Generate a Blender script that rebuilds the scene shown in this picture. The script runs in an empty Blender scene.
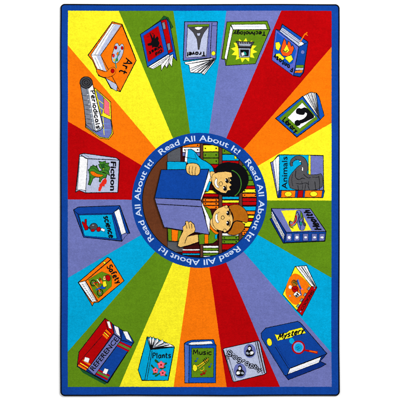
import bpy, bmesh, math, random
from mathutils import Vector, noise, geometry

# ------------------------------------------------------------------ basics
sc = bpy.context.scene
COL = sc.collection
S = 0.006                 # metres per unit of the rug's own drawing grid (rug about 1.68 x 2.35 m)
TOP = 0.0100              # height of the pile's tips above the floor
DZ = 0.00004              # one drawn layer over the next
CX, CY = 199.5, 200.4     # middle of the sunburst
R_OUT, R_IN = 67.6, 57.0

def warp(x, y):
    """Small pulls of the yarn (fuzzy pile edges) and a slow stretch of the whole textile."""
    v = Vector((x * 1.25, y * 1.25, 3.1))
    n = noise.noise_vector(v)
    v2 = Vector((x * 2.9, y * 2.9, 9.7))
    n2 = noise.noise_vector(v2)
    w = noise.noise_vector(Vector((x * 0.017, y * 0.017, 5.5)))
    return x + 0.24 * n.x + 0.12 * n2.x + 0.42 * w.x, y + 0.24 * n.y + 0.12 * n2.y + 0.42 * w.y

def world(x, y, z, fuzzy=True):
    if fuzzy: x, y = warp(x, y)
    else:
        w = noise.noise_vector(Vector((x * 0.017, y * 0.017, 5.5))); x += .42 * w.x; y += .42 * w.y
    return ((x - 200.0) * S, (200.0 - y) * S, z)

# ------------------------------------------------------------------ materials
E_WHITE = 1.18            # brightness of the light on the rug (white = 1 / E_WHITE)
def lin(c):
    c = c / 255.0
    return c / 12.92 if c <= 0.04045 else ((c + 0.055) / 1.055) ** 2.4

def build_wool_group():
    g = bpy.data.node_groups.new('wool_pile', 'ShaderNodeTree')
    g.interface.new_socket('Color', in_out='INPUT', socket_type='NodeSocketColor')
    g.interface.new_socket('Shader', in_out='OUTPUT', socket_type='NodeSocketShader')
    N, L = g.nodes, g.links
    gi = N.new('NodeGroupInput'); go = N.new('NodeGroupOutput')
    tc = N.new('ShaderNodeTexCoord')
    mp = N.new('ShaderNodeMapping'); mp.inputs['Scale'].default_value = (1.0, 0.86, 0.3)
    L.new(tc.outputs['Object'], mp.inputs['Vector'])
    vo = N.new('ShaderNodeTexVoronoi'); vo.inputs['Scale'].default_value = 240.0
    vo.inputs['Randomness'].default_value = 0.85
    L.new(mp.outputs['Vector'], vo.inputs['Vector'])
    fine = N.new('ShaderNodeTexNoise'); fine.inputs['Scale'].default_value = 520.0; fine.inputs['Detail'].default_value = 3.0
    L.new(mp.outputs['Vector'], fine.inputs['Vector'])
    mid = N.new('ShaderNodeTexNoise'); mid.inputs['Scale'].default_value = 85.0; mid.inputs['Detail'].default_value = 3.0
    L.new(tc.outputs['Object'], mid.inputs['Vector'])
    big = N.new('ShaderNodeTexNoise'); big.inputs['Scale'].default_value = 5.0; big.inputs['Detail'].default_value = 4.0
    L.new(tc.outputs['Object'], big.inputs['Vector'])
    # rows of machine tufting
    wv = N.new('ShaderNodeTexWave'); wv.wave_type = 'BANDS'; wv.bands_direction = 'Y'
    wv.inputs['Scale'].default_value = 38.0; wv.inputs['Distortion'].default_value = 3.0
    wv.inputs['Detail'].default_value = 2.0; wv.inputs['Detail Scale'].default_value = 4.0
    L.new(tc.outputs['Object'], wv.inputs['Vector'])
    def mr(src, a, b):
        m = N.new('ShaderNodeMapRange'); m.inputs['From Min'].default_value = 0.25; m.inputs['From Max'].default_value = 0.75
        m.inputs['To Min'].default_value = a; m.inputs['To Max'].default_value = b
        L.new(src, m.inputs['Value']); return m.outputs['Result']
    def mul(a, b):
        m = N.new('ShaderNodeMath'); m.operation = 'MULTIPLY'; L.new(a, m.inputs[0]); L.new(b, m.inputs[1]); return m.outputs[0]
    sep = N.new('ShaderNodeSeparateColor'); L.new(vo.outputs['Color'], sep.inputs['Color'])
    f = mul(mul(mr(fine.outputs['Fac'], 0.92, 1.08), mr(mid.outputs['Fac'], 0.92, 1.08)),
            mul(mr(big.outputs['Fac'], 0.93, 1.07), mr(sep.outputs['Red'], 0.94, 1.06)))
    f = mul(f, mr(wv.outputs['Fac'], 0.965, 1.035))
    # brushed patches where the pile leans one way or the other
    for sc_ in ((26.0, 9.0, 1.0), (8.0, 30.0, 1.0)):
        m2 = N.new('ShaderNodeMapping'); m2.inputs['Scale'].default_value = sc_
        L.new(tc.outputs['Object'], m2.inputs['Vector'])
        st = N.new('ShaderNodeTexNoise'); st.inputs['Scale'].default_value = 1.6; st.inputs['Detail'].default_value = 5.0; st.inputs['Roughness'].default_value = 0.62
        L.new(m2.outputs['Vector'], st.inputs['Vector'])
        f = mul(f, mr(st.outputs['Fac'], 0.93, 1.07))
    mx = N.new('ShaderNodeMix'); mx.data_type = 'RGBA'; mx.blend_type = 'MULTIPLY'; mx.inputs['Factor'].default_value = 1.0
    L.new(gi.outputs['Color'], mx.inputs['A']); L.new(f, mx.inputs['B'])
    # height of the tufts
    inv = N.new('ShaderNodeMath'); inv.operation = 'MULTIPLY_ADD'; inv.inputs[1].default_value = -240.0 * 0.0034; inv.inputs[2].default_value = 1.0
    L.new(vo.outputs['Distance'], inv.inputs[0])
    addn = N.new('ShaderNodeMath'); addn.operation = 'MULTIPLY_ADD'; addn.inputs[1].default_value = 0.8
    L.new(fine.outputs['Fac'], addn.inputs[0]); L.new(inv.outputs[0], addn.inputs[2])
    addm = N.new('ShaderNodeMath'); addm.operation = 'MULTIPLY_ADD'; addm.inputs[1].default_value = 1.1
    L.new(mid.outputs['Fac'], addm.inputs[0]); L.new(addn.outputs[0], addm.inputs[2])
    bp = N.new('ShaderNodeBump'); bp.inputs['Strength'].default_value = 0.55; bp.inputs['Distance'].default_value = 0.0020
    L.new(addm.outputs[0], bp.inputs['Height'])
    bs = N.new('ShaderNodeBsdfPrincipled')
    bs.inputs['Roughness'].default_value = 0.95
    bs.inputs['Specular IOR Level'].default_value = 0.03
    bs.inputs['Sheen Weight'].default_value = 0.0
    bs.inputs['Sheen Roughness'].default_value = 0.5
    L.new(mx.outputs['Result'], bs.inputs['Base Color']); L.new(bp.outputs['Normal'], bs.inputs['Normal'])
    L.new(bs.outputs['BSDF'], go.inputs['Shader'])
    return g
WOOL = build_wool_group()

PAL = dict(
    yellow=(255, 243, 40), orange=(252, 121, 10), red=(184, 3, 8), green=(97, 140, 22), cyan=(2, 168, 218),
    purple=(112, 119, 184), navy=(16, 68, 158), black=(16, 16, 20), white=(248, 248, 250), letter=(205, 220, 244),
    lilac=(186, 194, 222), grey=(128, 132, 145), darkgrey=(70, 70, 74), skin=(240, 194, 110), brown=(104, 56, 32),
    hair=(176, 100, 18), pink=(252, 112, 132), darkgreen=(36, 92, 34), leaf=(66, 132, 40), blue=(20, 84, 190),
    deepblue=(12, 46, 128), maroon=(62, 14, 16), shelf=(98, 56, 42), flame=(238, 46, 32), spineblue=(72, 112, 200),
    lightblue=(120, 160, 225), teal=(30, 140, 130), papergrey=(160, 170, 186), fantasy=(92, 104, 200), hairblack=(14, 14, 18),
    gold=(238, 190, 30), redorange=(238, 84, 26), elephant=(84, 84, 88), stonegrey=(88, 90, 96), shadowgreen=(26, 84, 44))
MATS = {}
def mat(c):
    if c not in MATS:
        m = bpy.data.materials.new('wool_' + c); m.use_nodes = True
        nt = m.node_tree; nt.nodes.clear()
        g = nt.nodes.new('ShaderNodeGroup'); g.node_tree = WOOL
        o = nt.nodes.new('ShaderNodeOutputMaterial')
        g.inputs['Color'].default_value = tuple(min(0.9, lin(v) / E_WHITE) for v in PAL[c]) + (1.0,)
        nt.links.new(g.outputs[0], o.inputs['Surface'])
        MATS[c] = m
    return MATS[c]

# ------------------------------------------------------------------ shape helpers (drawing grid units)
def dens(pts, step=0.55, closed=True):
    out = []
    n = len(pts)
    for i in range(n if closed else n - 1):
        a, b = pts[i], pts[(i + 1) % n]
        k = max(1, int(math.hypot(b[0] - a[0], b[1] - a[1]) / step))
        for j in range(k):
            t = j / k
            out.append((a[0] + (b[0] - a[0]) * t, a[1] + (b[1] - a[1]) * t))
    if not closed: out.append(tuple(pts[-1]))
    return out

def smooth(pts, closed=True, it=2):
    for _ in range(it):
        out = []
        n = len(pts)
        rng = range(n) if closed else range(n - 1)
        if not closed: out.append(pts[0])
        for i in rng:
            a, b = pts[i], pts[(i + 1) % n]
            out.append((a[0] * .75 + b[0] * .25, a[1] * .75 + b[1] * .25))
            out.append((a[0] * .25 + b[0] * .75, a[1] * .25 + b[1] * .75))
        if not closed: out.append(pts[-1])
        pts = out
    return pts

def ell(x, y, rx, ry=None, rot=0, n=28, a0=0, a1=360):
    ry = rx if ry is None else ry
    full = abs(a1 - a0) >= 360
    c, s = math.cos(math.radians(rot)), math.sin(math.radians(rot))
    out = []
    for i in range(n if full else n + 1):
        a = math.radians(a0 + (a1 - a0) * i / n)
        u, v = rx * math.cos(a), ry * math.sin(a)
        out.append((x + u * c - v * s, y + u * s + v * c))
    return out

def star(x, y, r1, r2, n, rot=0, sx=1, sy=1):
    return [(x + sx * (r1 if i % 2 == 0 else r2) * math.cos(math.radians(rot) + math.pi * i / n),
             y + sy * (r1 if i % 2 == 0 else r2) * math.sin(math.radians(rot) + math.pi * i / n)) for i in range(2 * n)]

def clip_circle(pts, cx, cy, r, n=72):
    clip = [(cx + r * math.cos(2 * math.pi * i / n), cy + r * math.sin(2 * math.pi * i / n)) for i in range(n)]
    out = list(pts)
    for i in range(n):
        a, b = clip[i], clip[(i + 1) % n]
        inp, out = out, []
        def side(p): return (b[0] - a[0]) * (p[1] - a[1]) - (b[1] - a[1]) * (p[0] - a[0])
        for j in range(len(inp)):
            p, q = inp[j - 1], inp[j]
            sp, sq = side(p), side(q)
            if (sp >= 0) != (sq >= 0):
                t = sp / (sp - sq)
                out.append((p[0] + (q[0] - p[0]) * t, p[1] + (q[1] - p[1]) * t))
            if sq >= 0: out.append(q)
        if not out: return []
    return out

class Builder:
    """Collects faces of one mesh."""
    def __init__(s): s.v, s.f, s.m, s.mats = [], [], [], []
    def mi(s, c):
        if c not in s.mats: s.mats.append(c)
        return s.mats.index(c)
    def poly(s, pts, z, c):
        pts = [p for i, p in enumerate(pts) if math.hypot(p[0] - pts[i - 1][0], p[1] - pts[i - 1][1]) > 1e-5]
        if len(pts) < 3: return
        d = dens(pts)
        b = len(s.v); k = s.mi(c)
        wv = [world(x, y, z) for x, y in d]; s.v += wv
        for t in geometry.tessellate_polygon([[Vector((q[0] * 100, q[1] * 100, 0)) for q in wv]]):
            s.f.append(tuple(b + i for i in t)); s.m.append(k)
    def line(s, pts, w, z, c, closed=False, ends=None):
        d = dens(pts, 0.6, closed); n = len(d)
        if n < 2: return
        b = len(s.v); k = s.mi(c)
        for i in range(n):
            p = d[i]
            a = d[i - 1] if (closed or i > 0) else None
            q = d[(i + 1) % n] if (closed or i < n - 1) else None
            def unit(u, v):
                l = math.hypot(v[0] - u[0], v[1] - u[1]) or 1; return ((v[0] - u[0]) / l, (v[1] - u[1]) / l)
            d1 = unit(a, p) if a else unit(p, q)
            d2 = unit(p, q) if q else d1
            nx, ny = -(d1[1] + d2[1]), d1[0] + d2[0]
            l = math.hypot(nx, ny)
            if l < 0.15: nx, ny, l = -d2[1], d2[0], 1
            nx /= l; ny /= l
            m = 1 / max(0.55, nx * -d1[1] + ny * d1[0])
            hw = w / 2 * m
            if ends is not None:
                t = i / (n - 1); hw = (ends[0] + (ends[1] - ends[0]) * t) / 2
            s.v.append(world(p[0] + nx * hw, p[1] + ny * hw, z)); s.v.append(world(p[0] - nx * hw, p[1] - ny * hw, z))
        for i in range(n if closed else n - 1):
            j = (i + 1) % n
            s.f.append((b + 2 * i, b + 2 * i + 1, b + 2 * j + 1, b + 2 * j)); s.m.append(k)
    def glyphs(s, verts, faces, mapper, z, c):
        b = len(s.v); k = s.mi(c)
        s.v += [world(*mapper(x, y), z) for x, y in verts]
        for f in faces: s.f.append(tuple(b + i for i in f)); s.m.append(k)
    def make(s, name, parent, label=None):
        me = bpy.data.meshes.new(name)
        me.from_pydata(s.v, [], s.f)
        for c in s.mats: me.materials.append(mat(c))
        me.polygons.foreach_set('material_index', s.m)
        bm = bmesh.new(); bm.from_mesh(me)
        bm.normal_update()
        for f in bm.faces:
            if f.normal.z < 0: f.normal_flip()
        bm.to_mesh(me); bm.free()
        me.update()
        o = bpy.data.objects.new(name, me); COL.objects.link(o); o.parent = parent
        if label: o['label'] = label
        return o

# brush letters drawn as strokes (cap height 1, x height .62)
HAND = {
 'A': [[(0, 0), (.32, 1)], [(.32, 1), (.64, 0)], [(.12, .38), (.52, .38)]],
 'B': [[(.05, 0), (.05, 1)], [(.05, 1), (.4, .97), (.47, .76), (.35, .55), (.05, .52)], [(.05, .52), (.42, .5), (.55, .28), (.4, .03), (.05, 0)]],
 'F': [[(.05, 0), (.05, 1)], [(.0, 1), (.54, 1)], [(.05, .55), (.42, .55)]],
 'H': [[(.05, 0), (.05, 1)], [(.54, 0), (.54, 1)], [(.05, .5), (.54, .52)]],
 'M': [[(0, 0), (.1, 1), (.36, .3), (.62, 1), (.74, 0)]],
 'L': [[(.05, 1), (.05, 0), (.48, 0)]],
 'O': [[(.3 + .3 * math.sin(a * .5236), .5 + .5 * math.cos(a * .5236)) for a in range(13)]],
 'P': [[(.05, 0), (.05, 1)], [(.05, 1), (.42, .98), (.52, .75), (.4, .5), (.05, .48)]],
 'S': [[(.5, .86), (.35, 1), (.1, .97), (.03, .75), (.2, .57), (.42, .45), (.5, .22), (.32, 0), (.08, .02), (0, .16)]],
 'T': [[(0, 1), (.62, 1)], [(.31, 1), (.31, 0)]],
 'W': [[(0, 1), (.18, 0), (.38, .7), (.58, 0), (.78, 1)]],
 'a': [[(.4, .5), (.25, .64), (.06, .52), (.0, .25), (.12, .0), (.28, .05), (.4, .25)], [(.42, .62), (.4, .16), (.48, 0)]],
 'b': [[(.04, 1), (.04, 0)], [(.04, .4), (.2, .64), (.42, .5), (.42, .12), (.22, -.02), (.04, .1)]],
 'c': [[(.42, .5), (.25, .65), (.04, .52), (.0, .25), (.12, .0), (.3, -.01), (.42, .14)]],
 'd': [[(.42, 1), (.42, 0)], [(.42, .45), (.24, .65), (.04, .5), (.0, .22), (.16, -.02), (.34, .05), (.42, .18)]],
 'e': [[(.04, .32), (.42, .36), (.38, .6), (.2, .66), (.03, .5), (.0, .22), (.14, -.01), (.3, 0), (.42, .13)]],
 'f': [[(.42, .92), (.28, 1.05), (.15, .92), (.15, .5), (.15, 0)], [(0, .58), (.34, .6)]],
 'g': [[(.4, .5), (.24, .64), (.04, .52), (.0, .25), (.15, .03), (.3, .1), (.4, .3)], [(.42, .62), (.42, .2), (.42, -.15), (.28, -.34), (.04, -.24)]],
 'h': [[(.04, 1), (.04, 0)], [(.04, .32), (.16, .62), (.36, .6), (.4, .3), (.4, 0)]],
 'i': [[(.06, .62), (.06, 0)], [(.06, .84), (.06, .95)]],
 'l': [[(.06, 1), (.07, .08), (.16, 0)]],
 'n': [[(.04, .62), (.04, 0)], [(.04, .36), (.2, .65), (.36, .58), (.38, .3), (.4, 0)]],
 'o': [[(.22 + .22 * math.sin(a * .5236), .31 + .32 * math.cos(a * .5236)) for a in range(13)]],
 'p': [[(.04, .62), (.04, -.34)], [(.04, .4), (.2, .65), (.42, .5), (.42, .12), (.22, -.02), (.04, .12)]],
 'r': [[(.04, .62), (.04, 0)], [(.04, .34), (.16, .6), (.36, .58)]],
 's': [[(.38, .54), (.22, .66), (.04, .56), (.06, .38), (.32, .28), (.37, .1), (.2, -.02), (.0, .07)]],
 't': [[(.16, .92), (.15, .1), (.26, 0), (.38, .07)], [(0, .6), (.38, .63)]],
 'u': [[(.04, .62), (.04, .15), (.16, -.02), (.32, .08), (.4, .3)], [(.42, .62), (.42, 0)]],
 'v': [[(0, .62), (.19, 0), (.38, .62)]],
 'y': [[(.02, .62), (.2, .1)], [(.42, .62), (.2, .05), (.08, -.32)]],
}
TEXT_CACHE = {}
def text_shape(txt, bold=0.0, shear=0.0, spacing=1.0):
    """Outline of a word in the built-in typeface, as flat triangles scaled to width 1 and cap height 1."""
    key = (txt, bold, shear, spacing)
    if key in TEXT_CACHE: return TEXT_CACHE[key]
    cu = bpy.data.curves.new('word', 'FONT'); cu.body = txt; cu.fill_mode = 'FRONT'
    cu.offset = bold; cu.shear = shear; cu.space_character = spacing; cu.resolution_u = 3
    ob = bpy.data.objects.new('word', cu); COL.objects.link(ob)
    dg = bpy.context.evaluated_depsgraph_get(); dg.update()
    me = bpy.data.meshes.new_from_object(ob.evaluated_get(dg))
    vs = [(v.co.x, v.co.y) for v in me.vertices]; fs = [tuple(p.vertices) for p in me.polygons]
    bpy.data.objects.remove(ob); bpy.data.curves.remove(cu); bpy.data.meshes.remove(me)
    x0 = min(v[0] for v in vs); x1 = max(v[0] for v in vs)
    cap = 0.729
    vs = [((x - x0) / (x1 - x0), y / cap) for x, y in vs]
    TEXT_CACHE[key] = (vs, fs)
    return vs, fs

# ------------------------------------------------------------------ the setting
def floor():
    me = bpy.data.meshes.new('floor')
    me.from_pydata([(-40, -40, 0), (40, -40, 0), (40, 40, 0), (-40, 40, 0)], [], [(0, 1, 2, 3)])
    m = bpy.data.materials.new('white_studio_floor'); m.use_nodes = True
    nt = m.node_tree; b = nt.nodes['Principled BSDF']; b.inputs['Roughness'].default_value = 0.85
    b.inputs['Specular IOR Level'].default_value = 0.2
    tc = nt.nodes.new('ShaderNodeTexCoord')
    n = nt.nodes.new('ShaderNodeTexNoise'); n.inputs['Scale'].default_value = 3.0
    r = nt.nodes.new('ShaderNodeValToRGB')
    r.color_ramp.elements[0].color = (0.95, 0.95, 0.95, 1); r.color_ramp.elements[1].color = (0.97, 0.97, 0.97, 1)
    nt.links.new(tc.outputs['Object'], n.inputs['Vector']); nt.links.new(n.outputs['Fac'], r.inputs['Fac']); nt.links.new(r.outputs['Color'], b.inputs['Base Color'])
    me.materials.append(m)
    o = bpy.data.objects.new('floor', me); COL.objects.link(o); o['kind'] = 'structure'
floor()

rug = bpy.data.objects.new('rug', None); COL.objects.link(rug)
rug.empty_display_size = 0.2
rug['label'] = 'rectangular reading rug with rainbow sunburst, printed books and a blue border, lying on white floor'
rug['category'] = 'rug'

# ------------------------------------------------------------------ the rug's body
X0, X1, Y0, Y1 = 60.3, 339.7, 3.9, 396.0      # outer edge
def rrect(x0, y0, x1, y1, r, n=10):
    pts = []
    for cx, cy, a in ((x1 - r, y0 + r, -90), (x1 - r, y1 - r, 0), (x0 + r, y1 - r, 90), (x0 + r, y0 + r, 180)):
        for i in range(n + 1):
            t = math.radians(a + 90 * i / n); pts.append((cx + r * math.cos(t), cy + r * math.sin(t)))
    return pts

def backing():
    loop = dens(rrect(X0 + 0.8, Y0 + 0.8, X1 - 0.8, Y1 - 0.8, 3.4), 1.0)
    v = [world(x, y, 0.0012) for x, y in loop] + [world(x, y, 0.0090) for x, y in loop]
    n = len(loop)
    f = [(i, (i + 1) % n, n + (i + 1) % n, n + i) for i in range(n)]
    f += [tuple(range(n, 2 * n)), tuple(reversed(range(n)))]
    me = bpy.data.meshes.new('backing'); me.from_pydata(v, [], f); me.materials.append(mat('black'))
    bm = bmesh.new(); bm.from_mesh(me); bmesh.ops.recalc_face_normals(bm, faces=bm.faces); bm.to_mesh(me); bm.free()
    o = bpy.data.objects.new('backing', me); COL.objects.link(o); o.parent = rug
backing()

def binding():
    """Serged edge: yarn wound round the rim, each turn a small ridge."""
    loop = dens(rrect(X0 + 0.85, Y0 + 0.85, X1 - 0.85, Y1 - 0.85, 3.5, 16), 0.16)
    n = len(loop); P = 10; v, f = [], []
    for i, (x, y) in enumerate(loop):
        a, b = loop[i - 1], loop[(i + 1) % n]
        tx, ty = b[0] - a[0], b[1] - a[1]; l = math.hypot(tx, ty); tx /= l; ty /= l
        ridge = 1 + 0.13 * math.cos(2 * math.pi * i / 5) + 0.05 * noise.noise(Vector((x * 2, y * 2, 0)))
        for k in range(P):
            t = 2 * math.pi * k / P
            o_ = math.cos(t) * 0.88 * ridge; h = math.sin(t) * 0.0052 * ridge
            px, py = x + ty * o_, y - tx * o_
            w = world(px, py, 0.0062 + h, False); v.append(w)
    for i in range(n):
        j = (i + 1) % n
        for k in range(P):
            l = (k + 1) % P
            f.append((i * P + k, j * P + k, j * P + l, i * P + l))
    me = bpy.data.meshes.new('edge_binding'); me.from_pydata(v, [], f); me.materials.append(mat('black'))
    bm = bmesh.new(); bm.from_mesh(me); bmesh.ops.recalc_face_normals(bm, faces=bm.faces); bm.to_mesh(me); bm.free()
    for p in me.polygons: p.use_smooth = True
    o = bpy.data.objects.new('edge_binding', me); COL.objects.link(o); o.parent = rug
binding()

PX0, PX1, PY0, PY1 = 67.9, 331.6, 10.7, 386.9   # inner field
def border():
    b = Builder()
    out = rrect(X0 + 1.3, Y0 + 1.3, X1 - 1.3, Y1 - 1.3, 2.8)
    z = TOP + DZ * 1.5
    strips = [
        [(PX0, PY0), (PX1, PY0), (X1 - 1.3, Y0 + 4.1)] + [p for p in out if p[1] < Y0 + 4.1 and p[0] > 200][::-1] + [p for p in out if p[1] < Y0 + 4.1 and p[0] < 200][::-1] + [(X0 + 1.3, Y0 + 4.1)],
        [(PX1, PY0), (PX1, PY1), (X1 - 1.3, Y1 - 4.1), (X1 - 1.3, Y0 + 4.1)],
        [(PX1, PY1), (PX0, PY1), (X0 + 1.3, Y1 - 4.1)] + [p for p in out if p[1] > Y1 - 4.1][::-1] + [(X1 - 1.3, Y1 - 4.1)],
        [(PX0, PY1), (PX0, PY0), (X0 + 1.3, Y0 + 4.1), (X0 + 1.3, Y1 - 4.1)]]
    for s_ in strips: b.poly(s_, z, 'navy')
    b.make('border', rug)
border()

def sunburst():
    edge = [(118.6, PY0), (173.2, PY0), (226.3, PY0), (281.4, PY0), (PX1, 46.3), (PX1, 122.5), (PX1, 200.5), (PX1, 278.0), (PX1, 353.2),
            (280.0, PY1), (226.8, PY1), (173.6, PY1), (119.0, PY1), (PX0, 352.6), (PX0, 278.2), (PX0, 199.4), (PX0, 120.8), (PX0, 44.6)]
    cols = ['green', 'cyan', 'purple', 'red', 'orange', 'yellow', 'green', 'cyan', 'purple', 'red', 'orange', 'yellow', 'green', 'cyan', 'purple', 'red', 'orange', 'yellow']
    words = ['at the top', 'at the top', 'at the top', 'in the top right corner', 'at the upper right', 'at the right', 'at the right', 'at the lower right',
             'in the bottom right corner', 'at the bottom', 'at the bottom', 'at the bottom', 'in the bottom left corner', 'at the lower left', 'at the left',
             'at the left', 'at the upper left', 'in the top left corner']
    corners = {3: (PX1, PY0), 8: (PX1, PY1), 12: (PX0, PY1), 17: (PX0, PY0)}
    r = R_OUT - 0.6
    for i in range(18):
        a, e = edge[i], edge[(i + 1) % 18]
        ta = math.atan2(a[1] - CY, a[0] - CX); te = math.atan2(e[1] - CY, e[0] - CX)
        if te < ta: te += 2 * math.pi
        arc = [(CX + r * math.cos(te + (ta - te) * k / 10), CY + r * math.sin(te + (ta - te) * k / 10)) for k in range(11)]
        b = Builder()
        def tuck(q): return (q[0] + .6 * (q[0] > 331) - .6 * (q[0] < 68.5), q[1] + .6 * (q[1] > 386) - .6 * (q[1] < 11))
        b.poly([tuck(a)] + ([tuck(corners[i])] if i in corners else []) + [tuck(e)] + arc, TOP, cols[i])
        b.make('sunburst_panel', rug, f'{cols[i]} sunburst panel {words[i]}')
sunburst()

# ------------------------------------------------------------------ one printed picture
class Pic:
    """A picture printed on the rug. Drawn in its own little grid (origin ox, oy; k divisions per rug unit)."""
    def __init__(s, name, label, ox, oy, k):
        s.name, s.label, s.ox, s.oy, s.k = name, label, ox, oy, k
        s.z = TOP + DZ; s.b = {}; s.order = []; s.clip = None
    def P(s, p): return (s.ox + p[0] / s.k, s.oy + p[1] / s.k)
    def get(s, sub):
        if sub not in s.b: s.b[sub] = Builder(); s.order.append(sub)
        return s.b[sub]
    def hand(s, txt, p0, p1, up, w=0.8, c='black', sub='lettering'):
        strokes = []; x = 0
        for ch in txt:
            g = HAND[ch]; mx_ = max(a for st in g for a, _ in st)
            strokes += [[(x + a, b) for a, b in (smooth(st, False, 2) if len(st) > 4 and ch not in 'MW' else st)] for st in g]
            x += mx_ + .17
        x -= .17
        for st in strokes:
            s.line([(p0[0] + (p1[0] - p0[0]) * a / x + up[0] * b, p0[1] + (p1[1] - p0[1]) * a / x + up[1] * b) for a, b in st], w, c, sub)
        return s
    def poly(s, pts, c, ow=0.55, sub=None, sm=False, oc='black'):
        pts = [s.P(p) for p in (smooth(pts) if sm else pts)]
        if s.clip: pts = clip_circle(pts, *s.clip)
        if len(pts) < 3: return s
        b = s.get(sub)
        b.poly(pts, s.z, c); s.z += DZ
        if ow: b.line(pts, ow * 0.94, s.z, oc, True); s.z += DZ
        return s
    def rect(s, x0, y0, x1, y1, c, ow=0, sub=None): return s.poly([(x0, y0), (x1, y0), (x1, y1), (x0, y1)], c, ow, sub)
    def line(s, pts, w, c='black', sub=None, sm=False, closed=False, ends=None):
        if sm: pts = smooth(pts, closed)
        s.get(sub).line([s.P(p) for p in pts], w, s.z, c, closed, ends); s.z += DZ; return s
    def text(s, txt, p0, p1, up=None, c='black', bold=0.02, shear=0.0, q=None, sub='lettering', spacing=1.0):
        vs, fs = text_shape(txt, bold, shear, spacing)
        if q is None: q = ((p1[0] + up[0], p1[1] + up[1]), (p0[0] + up[0], p0[1] + up[1]))
        A, B, C, D = s.P(p0), s.P(p1), s.P(q[0]), s.P(q[1])
        def m(u, v):
            return tuple((A[i] * (1 - u) + B[i] * u) * (1 - v) + (D[i] * (1 - u) + C[i] * u) * v for i in (0, 1))
        s.get(sub).glyphs(vs, fs, m, s.z, c); s.z += DZ; return s
    def done(s):
        root = s.b[None].make(s.name, rug, s.label)
        for sub in s.order:
            if sub is not None: s.b[sub].make(sub.split('#')[0], root)
        return root

def book(label, ox, oy, k): return Pic('printed_book', label, ox, oy, k)

# ---- art
p = book('orange art book with a strap, palette and white page edges', 85, 18, 273 / 54)
p.poly([(15, 188), (138, 18), (188, 32), (258, 215), (178, 373), (130, 355), (103, 305), (68, 292), (55, 255), (38, 215)], 'orange', .8)
p.poly([(30, 187), (136, 27), (181, 36), (78, 188)], 'white', .5, 'pages')
p.poly([(30, 187), (78, 188), (108, 270), (62, 258)], 'white', .5, 'pages')
p.poly([(103, 303), (165, 338), (160, 370), (132, 353)], 'lilac', .5, 'pages')
p.poly([(62, 187), (152, 30), (181, 36), (78, 188)], 'lilac', 0, 'pages').poly([(58, 192), (78, 188), (108, 270), (92, 266)], 'lilac', 0, 'pages').line([(46, 190), (102, 96), (148, 30)], .4, 'grey', 'pages').line([(50, 200), (80, 265)], .4, 'grey', 'pages')
p.poly([(187, 36), (257, 215), (178, 372), (78, 188)], 'orange', .6, 'cover')
p.poly([(52, 252), (105, 277), (122, 256), (145, 246), (158, 262), (150, 288), (110, 304), (66, 292)], 'orange', .5, 'strap', True)
p.poly(ell(139, 268, 9, 11), 'red', .4, 'strap')
p.poly([(142, 170), (150, 130), (166, 125), (172, 145), (184, 128), (197, 138), (193, 180), (175, 215), (158, 232), (138, 225), (132, 195)], 'lilac', .5, 'cover_picture', True)
p.poly(ell(155, 150, 7, 9), 'red', .25, 'cover_picture').poly(ell(187, 152, 6, 9), 'red', .25, 'cover_picture').poly(ell(143, 190, 6, 9), 'flame', .25, 'cover_picture')
p.poly(ell(166, 182, 7, 9), 'orange', .25, 'cover_picture').poly(ell(160, 212, 7, 9), 'leaf', 0, 'cover_picture').poly(ell(147, 213, 5, 7), 'gold', 0, 'cover_picture')
p.line([(178, 165), (152, 222), (158, 255)], .9, 'teal', 'cover_picture')
p.hand('Art', (206, 203), (172, 274), (38, 14), 1.22)
p.done()

# ---- red and blue western book
p = book('red and blue book with a black figure on its cover, opened downwards', 136, 12, 293 / 44)
p.poly([(35, 150), (165, 50), (185, 25), (215, 38), (246, 100), (235, 112), (205, 60)], 'shadowgreen', .4)
p.poly([(28, 150), (165, 58), (205, 45), (222, 72), (272, 325), (248, 300), (215, 285), (75, 366)], 'blue', .7)
p.poly([(78, 366), (215, 283), (228, 292), (165, 350), (112, 380)], 'white', .5, 'pages')
p.poly([(165, 350), (226, 290), (205, 374), (190, 352), (168, 392)], 'white', .5, 'pages')
p.poly([(226, 290), (247, 280), (238, 366), (222, 340), (208, 372)], 'white', .5, 'pages')
p.line([(92, 372), (215, 295)], .4, 'black', 'pages').line([(105, 378), (218, 300)], .4, 'black', 'pages').line([(180, 372), (226, 300)], .4, 'black', 'pages').line([(222, 345), (238, 292)], .4, 'black', 'pages')
p.poly([(28, 150), (165, 60), (215, 277), (75, 366)], 'blue', .6, 'cover')
p.poly([(48, 160), (148, 92), (186, 264), (80, 334)], 'red', .4, 'cover', oc='deepblue')
p.poly([(165, 58), (203, 47), (246, 262), (215, 279)], 'red', .5, 'spine')
p.line([(205, 50), (247, 262)], 1.0, 'deepblue', 'spine')
p.poly([(172, 72), (190, 66), (198, 112), (181, 118)], 'grey', .35, 'spine').poly([(205, 212), (224, 206), (231, 250), (212, 258)], 'grey', .35, 'spine')
p.poly([(74, 212), (98, 205), (104, 190), (92, 150), (98, 146), (112, 175), (118, 150), (124, 152), (124, 178), (142, 162), (150, 178), (146, 192), (156, 206), (150, 226), (136, 238), (118, 232), (108, 240), (104, 224), (80, 226)], 'black', 0, 'cover_picture')
p.line([(88, 148), (100, 140)], .5, 'black', 'cover_picture').line([(116, 150), (108, 140)], .5, 'black', 'cover_picture').line([(70, 168), (90, 160)], .3, 'maroon', 'cover_picture')
p.hand('Old', (168, 250), (128, 274), (5, 17), 0.92)
p.hand('West', (166, 222), (84, 268), (5, 17), 0.98)
p.done()

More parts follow.
